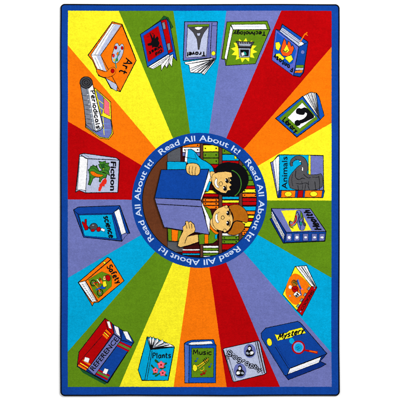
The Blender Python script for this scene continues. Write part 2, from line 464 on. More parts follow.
# ---- travel
p = book('purple travel book with an upside down iron tower and fanned pages', 178, 16, 284 / 44)
p.poly([(40, 298), (215, 272), (244, 276), (232, 300), (170, 380), (150, 368), (80, 366), (70, 318), (48, 312)], 'white', .6)
for a in [(48, 312), (74, 342), (90, 368), (112, 372), (134, 376), (158, 382)]:
    p.line([(236, 280), a], .5, 'black', 'pages', ends=(1.3, .35))
p.line([(220, 292), (128, 360)], .8, 'darkgrey', 'pages', ends=(.4, 1.3)).line([(226, 294), (150, 366)], .6, 'darkgrey', 'pages', ends=(.4, 1.1)).line([(216, 286), (86, 352)], .7, 'grey', 'pages', ends=(.3, 1.0))
p.poly([(42, 37), (253, 37), (245, 278), (212, 270), (34, 288)], 'purple', .8, 'cover')
p.poly([(62, 58), (200, 56), (183, 262), (52, 270)], 'lilac', .5, 'cover')
p.poly([(62, 56), (200, 54), (198, 68), (63, 71)], 'green', .3, 'cover_picture')
p.poly([(64, 74), (198, 68), (168, 108), (150, 148), (137, 216), (130, 216), (122, 150), (98, 106)], 'darkgrey', .35, 'cover_picture')
p.poly([(102, 72), (164, 69), (150, 84), (132, 92), (114, 86)], 'white', .3, 'cover_picture', True)
p.poly([(120, 112), (146, 110), (141, 128), (126, 129)], 'lilac', .3, 'cover_picture')
p.line([(218, 44), (207, 272)], .6, 'black', 'spine').line([(222, 62), (250, 64)], .4, 'deepblue', 'spine').line([(205, 48), (194, 268)], .35, 'deepblue', 'spine')
p.poly(ell(229, 241, 13, 14), 'yellow', .3, 'spine')
p.hand('Travel', (178, 230), (60, 236), (-1, 26), 1.16)
p.done()

# ---- technology
p = book('green technology book with a computer in a yellow star', 218, 16, 400 / 56)
p.poly([(62, 42), (350, 36), (372, 95), (268, 340), (56, 353), (50, 310), (25, 306)], 'green', .7)
p.poly([(92, 60), (338, 58), (352, 95), (106, 97)], 'white', .5, 'pages')
p.poly([(88, 66), (106, 100), (62, 312), (46, 302)], 'white', .5, 'pages')
p.line([(98, 72), (345, 78)], .4, 'lilac', 'pages')
p.poly([(106, 98), (370, 97), (268, 340), (56, 353)], 'green', .6, 'cover')
p.poly(star(186, 244, 94, 64, 12, 8, 1.02, .94), 'yellow', 0, 'cover_picture')
p.poly([(128, 180), (258, 184), (236, 224), (146, 222)], 'darkgrey', .45, 'cover_picture')
p.poly([(146, 196), (238, 198), (228, 214), (152, 212)], 'papergrey', .25, 'cover_picture')
for i in range(5): p.line([(152 + 16 * i, 188), (154 + 16 * i, 196)], .35, 'white', 'cover_picture')
p.poly([(148, 228), (232, 230), (228, 294), (152, 296)], 'papergrey', .45, 'cover_picture')
p.poly([(158, 238), (222, 240), (218, 286), (162, 287)], 'black', 0, 'cover_picture')
p.poly([(182, 250), (196, 256), (206, 272), (196, 280), (178, 272)], 'teal', 0, 'cover_picture').poly([(166, 262), (184, 258), (190, 280), (170, 284)], 'white', 0, 'cover_picture')
p.line([(142, 225), (240, 227)], .6, 'black', 'cover_picture')
p.hand('Technology', (342, 110), (112, 112), (-2, 27), 0.98)
p.done()

# ---- fantasy
p = book('blue fantasy book with orange flames and an orange bookmark', 268, 20, 293 / 44)
p.poly([(95, 28), (267, 147), (238, 350), (215, 379), (170, 371), (28, 266), (52, 62), (78, 70)], 'blue', .8)
p.poly([(76, 74), (96, 48), (244, 158), (232, 174), (206, 178)], 'lilac', .5, 'pages')
p.poly([(200, 160), (215, 140), (243, 158), (232, 174), (212, 172)], 'white', .3, 'pages', True)
p.line([(84, 66), (214, 160)], .5, 'darkgrey', 'pages').line([(92, 58), (222, 152)], .4, 'grey', 'pages')
p.poly([(52, 63), (205, 181), (170, 370), (28, 266)], 'fantasy', .5, 'cover', oc='deepblue')
p.poly([(206, 181), (268, 149), (236, 350), (214, 378), (171, 370)], 'navy', .6, 'spine')
p.poly([(190, 300), (240, 300), (237, 318), (187, 318)], 'green', .3, 'spine').poly([(187, 319), (237, 319), (235, 334), (184, 333)], 'lilac', .2, 'spine').poly([(182, 338), (234, 334), (228, 352), (179, 352)], 'orange', .3, 'spine')
p.poly(ell(232, 215, 11, 12), 'purple', 0, 'spine')
p.poly([(60, 82), (100, 115), (170, 165), (190, 205), (165, 290), (120, 305), (60, 240), (42, 215)], 'blue', 0, 'cover_picture')
p.poly([(108, 122), (120, 140), (126, 178), (136, 140), (150, 152), (156, 178), (166, 168), (175, 190), (160, 226), (130, 244), (98, 236), (84, 208), (92, 168)], 'redorange', .5, 'cover_picture')
p.poly([(126, 162), (144, 205), (126, 220), (100, 210)], 'yellow', .3, 'cover_picture')
p.line([(100, 204), (122, 212), (130, 200)], .7, 'black', 'cover_picture')
p.poly([(50, 150), (76, 146), (86, 172), (72, 204), (52, 192)], 'yellow', .25, 'cover_picture').poly([(48, 226), (78, 222), (112, 256), (96, 268), (66, 262)], 'yellow', .25, 'cover_picture').poly([(112, 252), (132, 242), (156, 234), (168, 262), (144, 286)], 'yellow', .25, 'cover_picture')
p.line([(216, 146), (244, 98), (262, 84)], 1.1, 'orange', 'bookmark').line([(242, 92), (266, 104)], .8, 'orange', 'bookmark')
p.hand('Fantasy', (168, 318), (42, 228), (-4, 30), 1.04)
p.done()

# ---- question mark book
p = book('green and blue book with a large black question mark', 274, 96, 400 / 46)
p.poly([(252, 4), (318, -34), (372, -26), (392, 6), (404, 206), (380, 190)], 'white', .6)
for i, a in enumerate([(280, -12), (294, -22), (308, -28), (322, -33), (336, -32), (350, -30), (362, -28)]):
    p.line([a, (396, 192 + i)], .5, 'black' if i % 2 else 'darkgrey', 'pages', ends=(.75 if i % 2 else .45, .5))
p.poly([(366, -26), (394, 10), (438, 170), (404, 206), (398, 180)], 'blue', .5)
p.poly([(14, 196), (250, 2), (404, 206), (200, 360)], 'blue', .8, 'cover')
p.poly([(46, 196), (246, 26), (384, 198), (202, 338)], 'green', .3, 'cover', oc='deepblue')
p.poly([(118, 190), (246, 58), (362, 182), (226, 286)], 'white', .3, 'cover', oc='darkgreen')
p.poly([(190, 150), (196, 112), (222, 104), (240, 112), (262, 98), (292, 106), (325, 142), (360, 184), (322, 204), (258, 234), (230, 246), (214, 214), (246, 206), (280, 182), (292, 152), (270, 140), (268, 164), (232, 166), (212, 160)], 'black', 0, 'cover_picture', True)
p.poly(ell(207, 236, 27, 26), 'black', 0, 'cover_picture')
p.hand('Library', (74, 214), (188, 324), (27, -31), 1.22)
p.done()

# ---- animals
p = book('animals book with a grey elephant and an orange spine', 266, 150, 6.25)
p.poly([(28, 78), (44, 72), (74, 36), (84, 30), (358, 34), (362, 250), (366, 258), (354, 298), (74, 298)], 'purple', .7)
p.poly([(44, 72), (76, 38), (84, 42), (82, 252), (72, 264)], 'white', .5, 'pages').line([(60, 62), (76, 250)], .35, 'grey', 'pages')
p.poly([(84, 32), (274, 32), (274, 252), (84, 252)], 'cyan', .5, 'cover').poly([(274, 34), (358, 36), (360, 250), (274, 252)], 'purple', .5, 'cover')
p.poly([(266, 34), (280, 34), (280, 160), (266, 160)], 'yellow', .35, 'cover')
trunk = [(164, 102), (156, 84), (170, 58), (204, 46), (232, 60), (244, 92), (240, 124)]
p.line(trunk, 3, 'black', 'cover_picture', True, ends=(2.5, 7.6))
p.poly([(214, 92), (250, 84), (268, 110), (254, 146), (274, 156), (324, 154), (346, 144), (358, 176), (352, 253), (158, 253), (140, 206), (146, 164), (184, 120)], 'elephant', .5, 'cover_picture', True)
p.line(trunk, 2, 'elephant', 'cover_picture', True, ends=(1.5, 6.4))
p.line([(168, 152), (160, 190), (170, 226)], .45, 'black', 'cover_picture', True).line([(224, 196), (232, 228), (226, 250)], .45, 'black', 'cover_picture', True).line([(268, 196), (262, 222), (274, 250)], .45, 'black', 'cover_picture', True).line([(290, 168), (318, 172), (330, 168)], .4, 'black', 'cover_picture', True).line([(214, 140), (222, 156), (214, 176)], .5, 'stonegrey', 'cover_picture', True)
p.line([(188, 130), (182, 170), (206, 190), (226, 174), (244, 180)], .55, 'black', 'cover_picture', True).line([(236, 152), (262, 176), (280, 172)], .5, 'black', 'cover_picture', True)
p.line([(186, 208), (216, 214), (246, 204), (270, 214)], .5, 'black', 'cover_picture', True).line([(250, 214), (244, 250)], .5, 'black', 'cover_picture').line([(200, 222), (204, 250)], .5, 'black', 'cover_picture').line([(306, 196), (312, 250)], .5, 'black', 'cover_picture').line([(330, 160), (338, 210), (334, 250)], .5, 'black', 'cover_picture', True)
p.poly([(226, 106), (234, 110), (232, 134), (223, 126)], 'white', .3, 'cover_picture').poly(ell(214, 72, 5, 4), 'white', .2, 'cover_picture').line([(160, 76), (168, 80)], .4, 'black', 'cover_picture').line([(186, 54), (190, 62)], .4, 'black', 'cover_picture')
p.poly([(92, 254), (366, 252), (355, 296), (76, 297)], 'orange', .6, 'spine')
p.poly([(84, 254), (98, 254), (94, 297), (74, 298)], 'deepblue', .3, 'spine').poly([(186, 254), (202, 254), (196, 297), (182, 297)], 'navy', .3, 'spine').poly([(203, 254), (234, 253), (230, 296), (198, 297)], 'red', .3, 'spine').poly([(235, 253), (246, 253), (242, 296), (232, 296)], 'navy', .3, 'spine').poly([(354, 252), (366, 252), (358, 297), (347, 297)], 'navy', .3, 'spine')
p.poly(ell(140, 276, 23, 16), 'yellow', .4, 'spine').poly(ell(299, 275, 23, 16), 'yellow', .4, 'spine')
p.text('Animals', (134, 244), (134, 42), (-36, 0), bold=.005)
p.done()

# ---- health
p = book('purple health book with a bright creature on yellow', 268, 202, 6.25)
p.poly([(22, 40), (266, 42), (364, 184), (356, 246), (96, 258), (12, 106), (24, 100)], 'deepblue', .7)
p.poly([(24, 54), (104, 206), (98, 238), (22, 94)], 'white', .4, 'pages').line([(24, 70), (102, 218)], .55, 'black', 'pages').line([(23, 82), (100, 230)], .5, 'black', 'pages')
p.poly([(22, 40), (266, 42), (362, 184), (116, 190)], 'purple', .6, 'cover')
p.poly([(82, 54), (200, 50), (272, 178), (150, 186)], 'yellow', 0, 'cover_picture')
p.poly([(172, 62), (190, 50), (208, 56), (236, 150), (228, 176), (204, 182), (186, 150)], 'purple', .4, 'cover_picture', True)
p.poly([(176, 66), (196, 70), (190, 110), (176, 140), (154, 158), (138, 146), (136, 122), (150, 120), (158, 130), (168, 108)], 'grey', .5, 'cover_picture', True)
p.line([(176, 84), (178, 112), (164, 134)], 1.3, 'red', 'cover_picture', True).line([(164, 128), (150, 148), (140, 140)], .8, 'flame', 'cover_picture', True)
p.line([(190, 76), (204, 100), (196, 130)], .6, 'black', 'cover_picture', True).poly(ell(206, 136, 8, 14), 'teal', .3, 'cover_picture').poly([(206, 56), (220, 84), (212, 110), (204, 86)], 'green', .35, 'cover_picture')
p.line([(140, 116), (130, 134), (140, 158), (160, 164)], .8, 'black', 'cover_picture', True).line([(182, 58), (200, 84), (190, 118), (206, 150), (200, 176)], .7, 'deepblue', 'cover_picture', True).line([(214, 70), (224, 104), (214, 128)], .7, 'black', 'cover_picture', True)
p.poly([(214, 116), (236, 134), (238, 154), (222, 148)], 'darkgrey', .3, 'cover_picture', True)
p.poly([(116, 191), (363, 186), (356, 244), (104, 254)], 'navy', .5, 'spine')
for x in (133, 182, 236, 291, 338):
    p.poly([(x - 17, 200), (x + 16, 199), (x + 15, 242), (x - 18, 244)], 'purple', .35, 'spine')
    p.poly(ell(x, 222, 10, 10 if x < 230 else 7), 'white', .2, 'spine')
p.hand('Health', (336, 174), (262, 54), (-44, -2), 1.34)
p.done()

# ---- cookery book
p = book('orange and yellow book with red spine and fanned pages', 280, 260, 303 / 44)
p.poly([(108, 44), (184, 38), (254, 186), (214, 186)], 'white', .7)
p.line([(130, 46), (238, 180)], .5, 'black', 'pages').line([(150, 46), (244, 182)], .9, 'darkgrey', 'pages').line([(166, 42), (248, 184)], .5, 'black', 'pages')
p.poly([(106, 42), (222, 186), (120, 350), (20, 236)], 'yellow', .6, 'cover')
p.poly(smooth([(62, 122), (104, 84), (160, 120), (214, 178), (196, 222), (150, 286), (104, 318), (52, 262), (34, 218)]), 'orange', 0, 'cover')
p.poly([(218, 180), (256, 188), (154, 384), (118, 347)], 'red', .6, 'spine')
p.line([(252, 196), (158, 376)], .5, 'maroon', 'spine')
p.poly([(80, 146), (100, 132), (122, 146), (124, 170), (104, 184), (86, 172)], 'hair', .4, 'cover_picture', True).line([(92, 150), (112, 160), (120, 172)], .9, 'darkgreen', 'cover_picture', True).line([(96, 140), (118, 152)], .6, 'black', 'cover_picture')
p.line([(124, 134), (132, 168), (146, 200)], 1.9, 'blue', 'cover_picture', True).line([(128, 136), (138, 176)], .5, 'lightblue', 'cover_picture')
p.poly([(82, 188), (100, 178), (124, 182), (130, 204), (112, 228), (88, 216)], 'red', .45, 'cover_picture', True).line([(94, 196), (110, 206), (118, 192)], .5, 'black', 'cover_picture', True)
p.poly([(92, 236), (116, 214), (150, 238), (118, 260)], 'white', .4, 'cover_picture').poly([(106, 246), (120, 224), (136, 242), (118, 256)], 'black', 0, 'cover_picture').line([(112, 236), (130, 248)], .5, 'white', 'cover_picture')
p.poly(ell(72, 186, 11, 12), 'white', 0, 'cover_picture').poly(ell(155, 200, 7, 7), 'pink', 0, 'cover_picture').poly(ell(70, 246, 5, 6), 'lightblue', 0, 'cover_picture').line([(138, 204), (150, 244)], .9, 'navy', 'cover_picture')
for x, y in ((128, 316), (152, 276), (176, 238), (202, 196)):
    p.poly([(x - 14, y + 4), (x - 2, y - 14), (x + 10, y - 6), (x - 2, y + 12)], 'papergrey', .4, 'cover_picture').line([(x - 6, y + 2), (x + 2, y - 8)], .4, 'darkgreen', 'cover_picture')
p.text('COOKING', (158, 350), (236, 214), (-16, -12), bold=.02)
p.poly(ell(144, 355, 5, 6), 'lightblue', .2, 'spine').poly(ell(238, 192, 4, 5), 'lightblue', .2, 'spine')
p.done()

# ---- mystery
p = book('large navy mystery book with a magnifying glass', 258, 318, 400 / 72)
p.poly([(150, 322), (352, 208), (384, 196), (366, 218), (346, 240), (378, 256), (352, 272), (168, 344)], 'deepblue', .7)
p.poly([(164, 314), (176, 282), (352, 214), (338, 248)], 'white', .5, 'pages').line([(172, 304), (344, 234)], .35, 'lilac', 'pages')
p.poly([(20, 110), (18, 84), (44, 56), (222, 18), (238, 28), (384, 198), (176, 280), (160, 322), (146, 318)], 'navy', .7, 'cover')
p.line([(76, 108), (180, 278)], .4, 'deepblue', 'spine').line([(96, 160), (170, 282)], .5, 'black', 'spine').line([(58, 160), (146, 306)], .4, 'deepblue', 'spine')
p.poly(ell(64, 134, 14, 22, -12), 'yellow', .35, 'spine')
p.poly([(92, 90), (112, 94), (160, 82), (176, 70), (244, 52), (268, 84), (200, 98), (188, 108), (110, 127)], 'yellow', .3, 'cover_picture')
p.hand('Mystery', (112, 120), (254, 80), (9, -30), 1.16)
p.poly(ell(189, 128, 14, 17, -20), 'cyan', 0, 'cover_picture')
p.poly(ell(225, 163, 33), 'lightblue', 0, 'cover_picture').poly(ell(226, 164, 22), 'cyan', 0, 'cover_picture')
p.line(ell(225, 163, 33, 34), 1.5, 'red', 'cover_picture', closed=True)
p.line([(212, 166), (228, 158)], .5, 'navy', 'cover_picture').line([(218, 176), (236, 164)], .5, 'navy', 'cover_picture')
p.line([(258, 178), (332, 192)], 2.4, 'red', 'cover_picture', ends=(1.5, 2.7)).line([(286, 183), (328, 190)], 1, 'orange', 'cover_picture')
p.done()

# ---- biography
p = book('pale grey biography book with two oval portraits', 220, 336, 400 / 52)
p.poly([(24, 104), (34, 94), (296, 36), (306, 48), (358, 282), (340, 296), (108, 352), (98, 344)], 'lilac', .8)
p.line([(28, 108), (108, 346)], .5, 'black', 'spine').line([(50, 104), (122, 342)], .5, 'black', 'spine').line([(272, 44), (326, 292)], .6, 'black', 'page_edge').line([(288, 42), (342, 286)], 1.4, 'darkgrey', 'page_edge')
p.poly([(44, 150), (66, 148), (72, 172), (52, 186)], 'grey', .4, 'spine')
for x, y, rx, ry, f in ((230, 114, 44, 52, 1), (155, 266, 46, 56, -1)):
    p.poly(ell(x, y, rx, ry, -8), 'purple', .3, f'portrait#{x}', oc='navy')
    p.poly([(x - 34, y + 30), (x - 30, y - 2), (x - 14, y - 14), (x - 16, y - 38), (x + 4, y - 44), (x + 18, y - 26), (x + 14, y - 8), (x + 34, y + 4), (x + 36, y + 28), (x + 16, y + 44), (x - 16, y + 44)], 'black', 0, f'portrait#{x}', True)
    p.poly(ell(x - 2, y - 18, 10, 13, 10), 'white', 0, f'portrait#{x}').poly(ell(x + 14 * f, y + 16, 17, 12, -30), 'white', 0, f'portrait#{x}').poly(ell(x - 18 * f, y + 18, 12, 9, 30), 'papergrey', 0, f'portrait#{x}')
    p.line([(x - 8, y - 22), (x + 4, y - 20)], .35, 'black', f'portrait#{x}').line([(x - 12, y + 4), (x + 4, y + 14), (x + 2, y + 34)], .5, 'black', f'portrait#{x}')
p.hand('Biography', (52, 142), (312, 278), (17, -34), 2.1)
p.hand('Biography', (52, 142), (312, 278), (17, -34), .6, 'lilac')
p.done()

# ---- music
p = book('blue music book with a trumpet on a green panel', 180, 336, 8)
p.poly([(34, 60), (60, 44), (92, 34), (270, 28), (280, 64), (290, 72), (286, 374), (40, 376)], 'blue', .7)
p.poly([(62, 64), (92, 50), (250, 40), (268, 62), (180, 70), (90, 72)], 'white', .5, 'pages')
p.poly([(36, 62), (74, 78), (70, 375), (38, 374)], 'spineblue', .5, 'spine').line([(52, 72), (54, 372)], .35, 'purple', 'spine')
p.poly([(75, 76), (289, 72), (286, 374), (71, 375)], 'blue', .5, 'cover')
p.poly([(94, 98), (272, 96), (268, 330), (92, 332)], 'green', .4, 'cover')
p.line([(136, 244), (190, 208), (228, 180)], 1.5, 'gold', 'cover_picture').line([(150, 262), (206, 214), (226, 190)], .7, 'gold', 'cover_picture')
p.poly([(104, 232), (118, 226), (136, 240), (142, 262), (132, 282), (112, 284), (100, 262)], 'yellow', .5, 'cover_picture', True)
p.line([(160, 270), (176, 282), (196, 262), (188, 246)], .6, 'gold', 'cover_picture', True).line([(140, 236), (232, 172)], .4, 'black', 'cover_picture').line([(148, 268), (214, 218), (232, 196), (226, 182)], .4, 'black', 'cover_picture').line([(184, 188), (206, 220)], .7, 'black', 'cover_picture').line([(196, 180), (216, 210)], .7, 'black', 'cover_picture').line([(208, 172), (224, 198)], .6, 'black', 'cover_picture')
for x, y, c in ((126, 202, 'blue'), (236, 246, 'blue'), (172, 308, 'red'), (194, 300, 'red')):
    p.poly(ell(x, y, 9, 7), c, .3, 'cover_picture').line([(x + 8, y), (x + 12, y - 26), (x + 22, y - 18)], .5, c, 'cover_picture')
p.hand('Music', (106, 148), (252, 150), (0, -38), 0.85)
p.done()

# ---- plants
p = book('cyan plants book with pink flowers and open pages', 134, 332, 326 / 44)
p.poly([(96, 36), (130, 40), (170, 50), (290, 100), (300, 112), (254, 358), (58, 360), (30, 282)], 'cyan', .7)
p.poly([(100, 38), (110, 54), (122, 30), (130, 58), (146, 34), (152, 62), (176, 44), (184, 70), (212, 56), (222, 80), (258, 84), (294, 104), (290, 112), (124, 128)], 'white', .4, 'pages')
for a, w_ in (((110, 54), 1.1), ((130, 58), 1.6), ((152, 62), 1.8), ((184, 70), 2.0), ((222, 80), 1.9), ((262, 94), 1.7), ((288, 108), 1.0)):
    p.line([(128 + (a[0] - 100) * .1, 124 - (a[0] - 100) * .02), a], .6, 'black', 'pages', ends=(1.6, w_ * .45))
p.poly([(124, 128), (128, 108), (200, 108), (290, 110), (290, 113)], 'black', 0, 'pages')
for a in ((166, 54), (200, 64), (236, 86)): p.line([(140, 116), a], .5, 'papergrey', 'pages', ends=(.4, .9))
p.poly([(95, 42), (122, 128), (80, 356), (58, 356), (31, 282)], 'cyan', .55, 'spine')
p.poly([(122, 130), (299, 112), (252, 358), (80, 357)], 'cyan', .6, 'cover').line([(134, 138), (96, 352)], .6, 'black', 'cover')
for a in ([(200, 240), (160, 196), (150, 214), (176, 232)], [(200, 240), (246, 222), (244, 240), (214, 250)], [(165, 280), (128, 236), (126, 250), (148, 272)], [(210, 300), (250, 318), (240, 330), (212, 318)], [(205, 300), (160, 334), (152, 322), (184, 304)], [(190, 262), (238, 252), (232, 268), (196, 276)], [(165, 285), (132, 310), (150, 318), (176, 300)]):
    p.poly(a, 'darkgreen', .25, f'leaf#{a}', True)
for x, y, r in ((201, 242, 31), (159, 283, 25), (213, 303, 27)):
    p.poly(star(x, y, r * 1.08, r * .62, 5, -90), 'pink', .3, f'flower#{x}', True, oc='red')
    p.poly(ell(x, y, r * .2), 'red', .25, f'flower#{x}')
p.hand('Plants', (138, 194), (272, 190), (0, -40), 0.85)
p.done()

# ---- reference
p = book('row of three reference books, red, purple and blue', 72, 314, 367 / 66)
p.poly([(30, 286), (88, 306), (196, 384), (182, 392), (60, 326)], 'shadowgreen', 0)
p.poly([(184, 24), (232, 60), (282, 92), (345, 156), (198, 384), (88, 322), (30, 292), (40, 212)], 'deepblue', .8)
p.poly([(184, 25), (200, 88), (42, 268), (30, 288), (40, 212)], 'red', .6, 'red_volume').poly([(200, 84), (228, 112), (88, 306), (32, 288), (42, 266)], 'red', .5, 'red_volume').poly([(184, 25), (220, 48), (234, 106), (226, 114), (200, 86)], 'red', .5, 'red_volume')
p.poly([(193, 40), (210, 42), (222, 84), (206, 78)], 'white', .3, 'pages')
for d, c in ((0, 'orange'), (16, 'yellow'), (28, 'orange')):
    p.line([(192 - d * .55 - 10 + 6, 88 + d * .8), (220 - d * .55 - 6, 112 + d * .85)], 1.8 if c == 'orange' else .9, c, 'red_volume')
for d, c in ((0, 'orange'), (15, 'yellow'), (26, 'orange')):
    p.line([(62 - d, 256 + d * 1.1), (104 - d * .9, 284 + d * 1.0)], 1.8 if c == 'orange' else .9, c, 'red_volume')
p.poly([(74, 238), (100, 246), (92, 272), (66, 262)], 'white', .3, 'red_volume')
p.poly([(232, 62), (262, 74), (274, 140), (250, 120), (236, 110)], 'purple', .5, 'purple_volume').poly([(234, 112), (273, 144), (126, 340), (88, 306)], 'purple', .6, 'purple_volume')
p.poly([(233, 62), (258, 74), (269, 126), (247, 110)], 'white', .35, 'pages')
p.poly([(282, 92), (312, 100), (345, 156), (334, 164), (300, 150), (274, 144)], 'navy', .5, 'blue_volume').poly([(274, 145), (340, 162), (196, 380), (128, 340)], 'navy', .6, 'blue_volume')
p.poly([(283, 95), (308, 97), (336, 156), (302, 138)], 'white', .35, 'pages')
for d, c in ((0, 'red'), (10, 'green'), (20, 'red')):
    p.line([(266 - d * .7, 156 + d * .9), (330 - d * .65, 186 + d * 1.0)], 1.8, c, 'blue_volume')
    p.line([(148 - d * .7, 312 + d * .95), (210 - d * .6, 344 + d * 1.0)], 1.8, c, 'blue_volume')
p.poly([(182, 300), (204, 308), (192, 336), (170, 326)], 'white', .3, 'blue_volume')
p.text('REFERENCE', (121, 318), (262, 142), (-22, -18), bold=.012)
p.done()

# ---- safety
p = book('orange safety book with a child riding a bicycle', 76, 252, 343 / 48)
p.poly([(226, 38), (250, 50), (344, 206), (160, 360), (128, 362), (116, 386), (104, 362), (14, 218)], 'orange', .7)
p.poly([(18, 218), (66, 208), (148, 352), (110, 358)], 'white', .5, 'pages')
for i in range(9): p.line([(40 + i * 9.5, 230 + i * 14), (54 + i * 9.0, 238 + i * 13)], .5, 'black', 'pages')
p.line([(24, 232), (112, 356)], .8, 'black', 'pages').line([(64, 222), (140, 350)], .3, 'grey', 'pages')
p.poly([(226, 39), (250, 51), (68, 206), (18, 216)], 'orange', .5, 'spine').poly([(192, 74), (204, 66), (216, 78), (204, 88)], 'yellow', .3, 'spine')
p.poly([(252, 54), (343, 206), (160, 358), (68, 208)], 'orange', .6, 'cover')
p.poly([(88, 198), (184, 140), (258, 170), (254, 246), (160, 332), (126, 290)], 'green', .25, 'cover_picture')
p.line(ell(124, 222, 19, 21), .9, 'black', 'cover_picture', closed=True).line(ell(172, 292, 20, 23), .9, 'black', 'cover_picture', closed=True).poly(ell(124, 222, 8), 'grey', .3, 'cover_picture').poly(ell(172, 292, 9), 'grey', .3, 'cover_picture')
p.line([(124, 222), (160, 216), (172, 292)], .8, 'red', 'cover_picture').line([(124, 222), (160, 262), (172, 292)], .8, 'orange', 'cover_picture').line([(150, 196), (172, 224)], .7, 'white', 'cover_picture')
p.poly([(176, 240), (206, 240), (214, 262), (178, 268)], 'blue', .3, 'cover_picture', True).line([(176, 256), (140, 272)], 1.3, 'blue', 'cover_picture')
p.poly([(184, 214), (212, 206), (222, 244), (196, 252)], 'yellow', .35, 'cover_picture').poly([(168, 206), (184, 198), (194, 222), (178, 230)], 'orange', .3, 'cover_picture').poly([(168, 184), (180, 190), (176, 204), (164, 200)], 'red', .3, 'cover_picture')
p.poly(ell(205, 188, 14, 16), 'skin', .35, 'cover_picture').poly([(210, 166), (236, 162), (250, 184), (240, 210), (222, 206), (212, 190)], 'red', .4, 'cover_picture', True)
p.line([(196, 184), (206, 190)], .5, 'black', 'cover_picture')
p.hand('Safety', (221, 106), (294, 228), (33, -18), 1.16)
p.done()

# ---- science
p = book('navy and cyan science book with white page edges', 72, 200, 400 / 62)
p.poly([(10, 64), (40, 46), (310, 38), (374, 214), (356, 216), (322, 266), (76, 240)], 'navy', .8)
p.poly([(274, 78), (306, 58), (350, 212), (320, 224)], 'white', .5, 'pages').poly([(320, 224), (352, 212), (362, 220), (344, 236), (326, 262)], 'purple', .4, 'pages')
p.line([(312, 44), (368, 212)], .5, 'black', 'cover').line([(12, 66), (40, 92), (264, 88), (310, 42)], .5, 'black', 'cover')
p.poly([(40, 92), (264, 88), (322, 264), (76, 240)], 'navy', .6, 'cover').poly([(46, 98), (258, 95), (292, 250), (82, 232)], 'cyan', .45, 'cover')
p.poly([(64, 146), (72, 138), (82, 150), (84, 126), (96, 124), (96, 160), (108, 176), (104, 192), (86, 196), (78, 176)], 'red', .4, 'cover_picture')
p.poly([(114, 170), (130, 150), (158, 152), (170, 172), (160, 194), (130, 200), (116, 190)], 'darkgrey', .5, 'cover_picture', True).poly(ell(138, 164, 9, 6), 'grey', .25, 'cover_picture').poly([(118, 194), (142, 186), (152, 200), (130, 208)], 'red', .3, 'cover_picture', True)
p.poly([(160, 180), (182, 172), (190, 190), (178, 206), (160, 202)], 'red', .4, 'cover_picture', True).line([(104, 180), (120, 182)], .8, 'black', 'cover_picture')
p.poly([(192, 180), (216, 192), (210, 206), (186, 196)], 'white', .35, 'cover_picture')
p.hand('science', (206, 108), (243, 244), (34, -5), 1.22)
p.done()

# ---- fiction
p = book('pale grey fiction book with a green dragon breathing fire', 74, 150, 400 / 48)
p.poly([(46, 38), (84, 28), (352, 66), (380, 86), (366, 356), (96, 358), (44, 336), (14, 350)], 'lilac', .8)
p.poly([(46, 52), (80, 54), (114, 76), (100, 340), (60, 328), (22, 334)], 'white', .5, 'pages').line([(48, 66), (30, 330)], .7, 'grey', 'pages').line([(58, 42), (94, 66), (116, 74)], .8, 'black', 'pages')
p.line([(112, 72), (376, 84)], .5, 'black', 'spine').line([(84, 32), (126, 62)], .5, 'grey', 'spine')
p.poly([(114, 74), (376, 86), (365, 355), (97, 356)], 'lilac', .55, 'cover')
p.poly([(128, 206), (122, 168), (140, 136), (168, 132), (196, 150), (210, 178), (236, 170), (212, 146), (204, 120), (218, 122), (206, 94), (232, 100), (262, 92), (262, 112), (292, 108), (284, 128), (300, 146), (290, 180), (296, 214), (276, 200), (266, 234), (250, 232), (230, 246), (222, 268), (210, 264), (214, 230), (180, 226), (158, 238), (150, 262), (136, 294), (118, 288), (128, 246)], 'leaf', .6, 'cover_picture')
p.poly([(132, 178), (164, 178), (196, 202), (250, 208), (232, 224), (182, 226), (144, 206)], 'orange', .35, 'cover_picture', True)
for a in ([(136, 152), (166, 148), (196, 176), (228, 186)], [(226, 120), (240, 140), (262, 150)], [(244, 106), (262, 132), (284, 138)], [(250, 166), (276, 168), (288, 190)], [(140, 216), (134, 250), (130, 280)]):
    p.line(a, .8, 'darkgreen', 'cover_picture', True)
p.poly([(150, 136), (158, 122), (166, 134)], 'darkgreen', .3, 'cover_picture').poly([(178, 138), (190, 126), (194, 146)], 'darkgreen', .3, 'cover_picture').poly([(124, 176), (114, 166), (128, 158)], 'darkgreen', .3, 'cover_picture')
p.line([(146, 190), (156, 206)], .4, 'redorange', 'cover_picture').line([(170, 192), (178, 214)], .4, 'redorange', 'cover_picture').line([(200, 206), (206, 220)], .4, 'redorange', 'cover_picture').line([(230, 262), (256, 268)], .35, 'yellow', 'cover_picture')
p.poly([(222, 126), (246, 116), (256, 140), (236, 158)], 'darkgreen', .3, 'cover_picture', True).poly(ell(246, 158, 6, 5), 'yellow', .3, 'cover_picture').line([(236, 186), (268, 196)], .7, 'black', 'cover_picture')
p.poly([(262, 232), (274, 258), (268, 284), (256, 288), (254, 306), (240, 300), (232, 316), (220, 346), (204, 342), (206, 314), (214, 306), (212, 290), (228, 274), (240, 252)], 'flame', 0, 'cover_picture')
p.text('Fiction', (308, 96), (304, 340), (44, 2), bold=.03)
p.done()

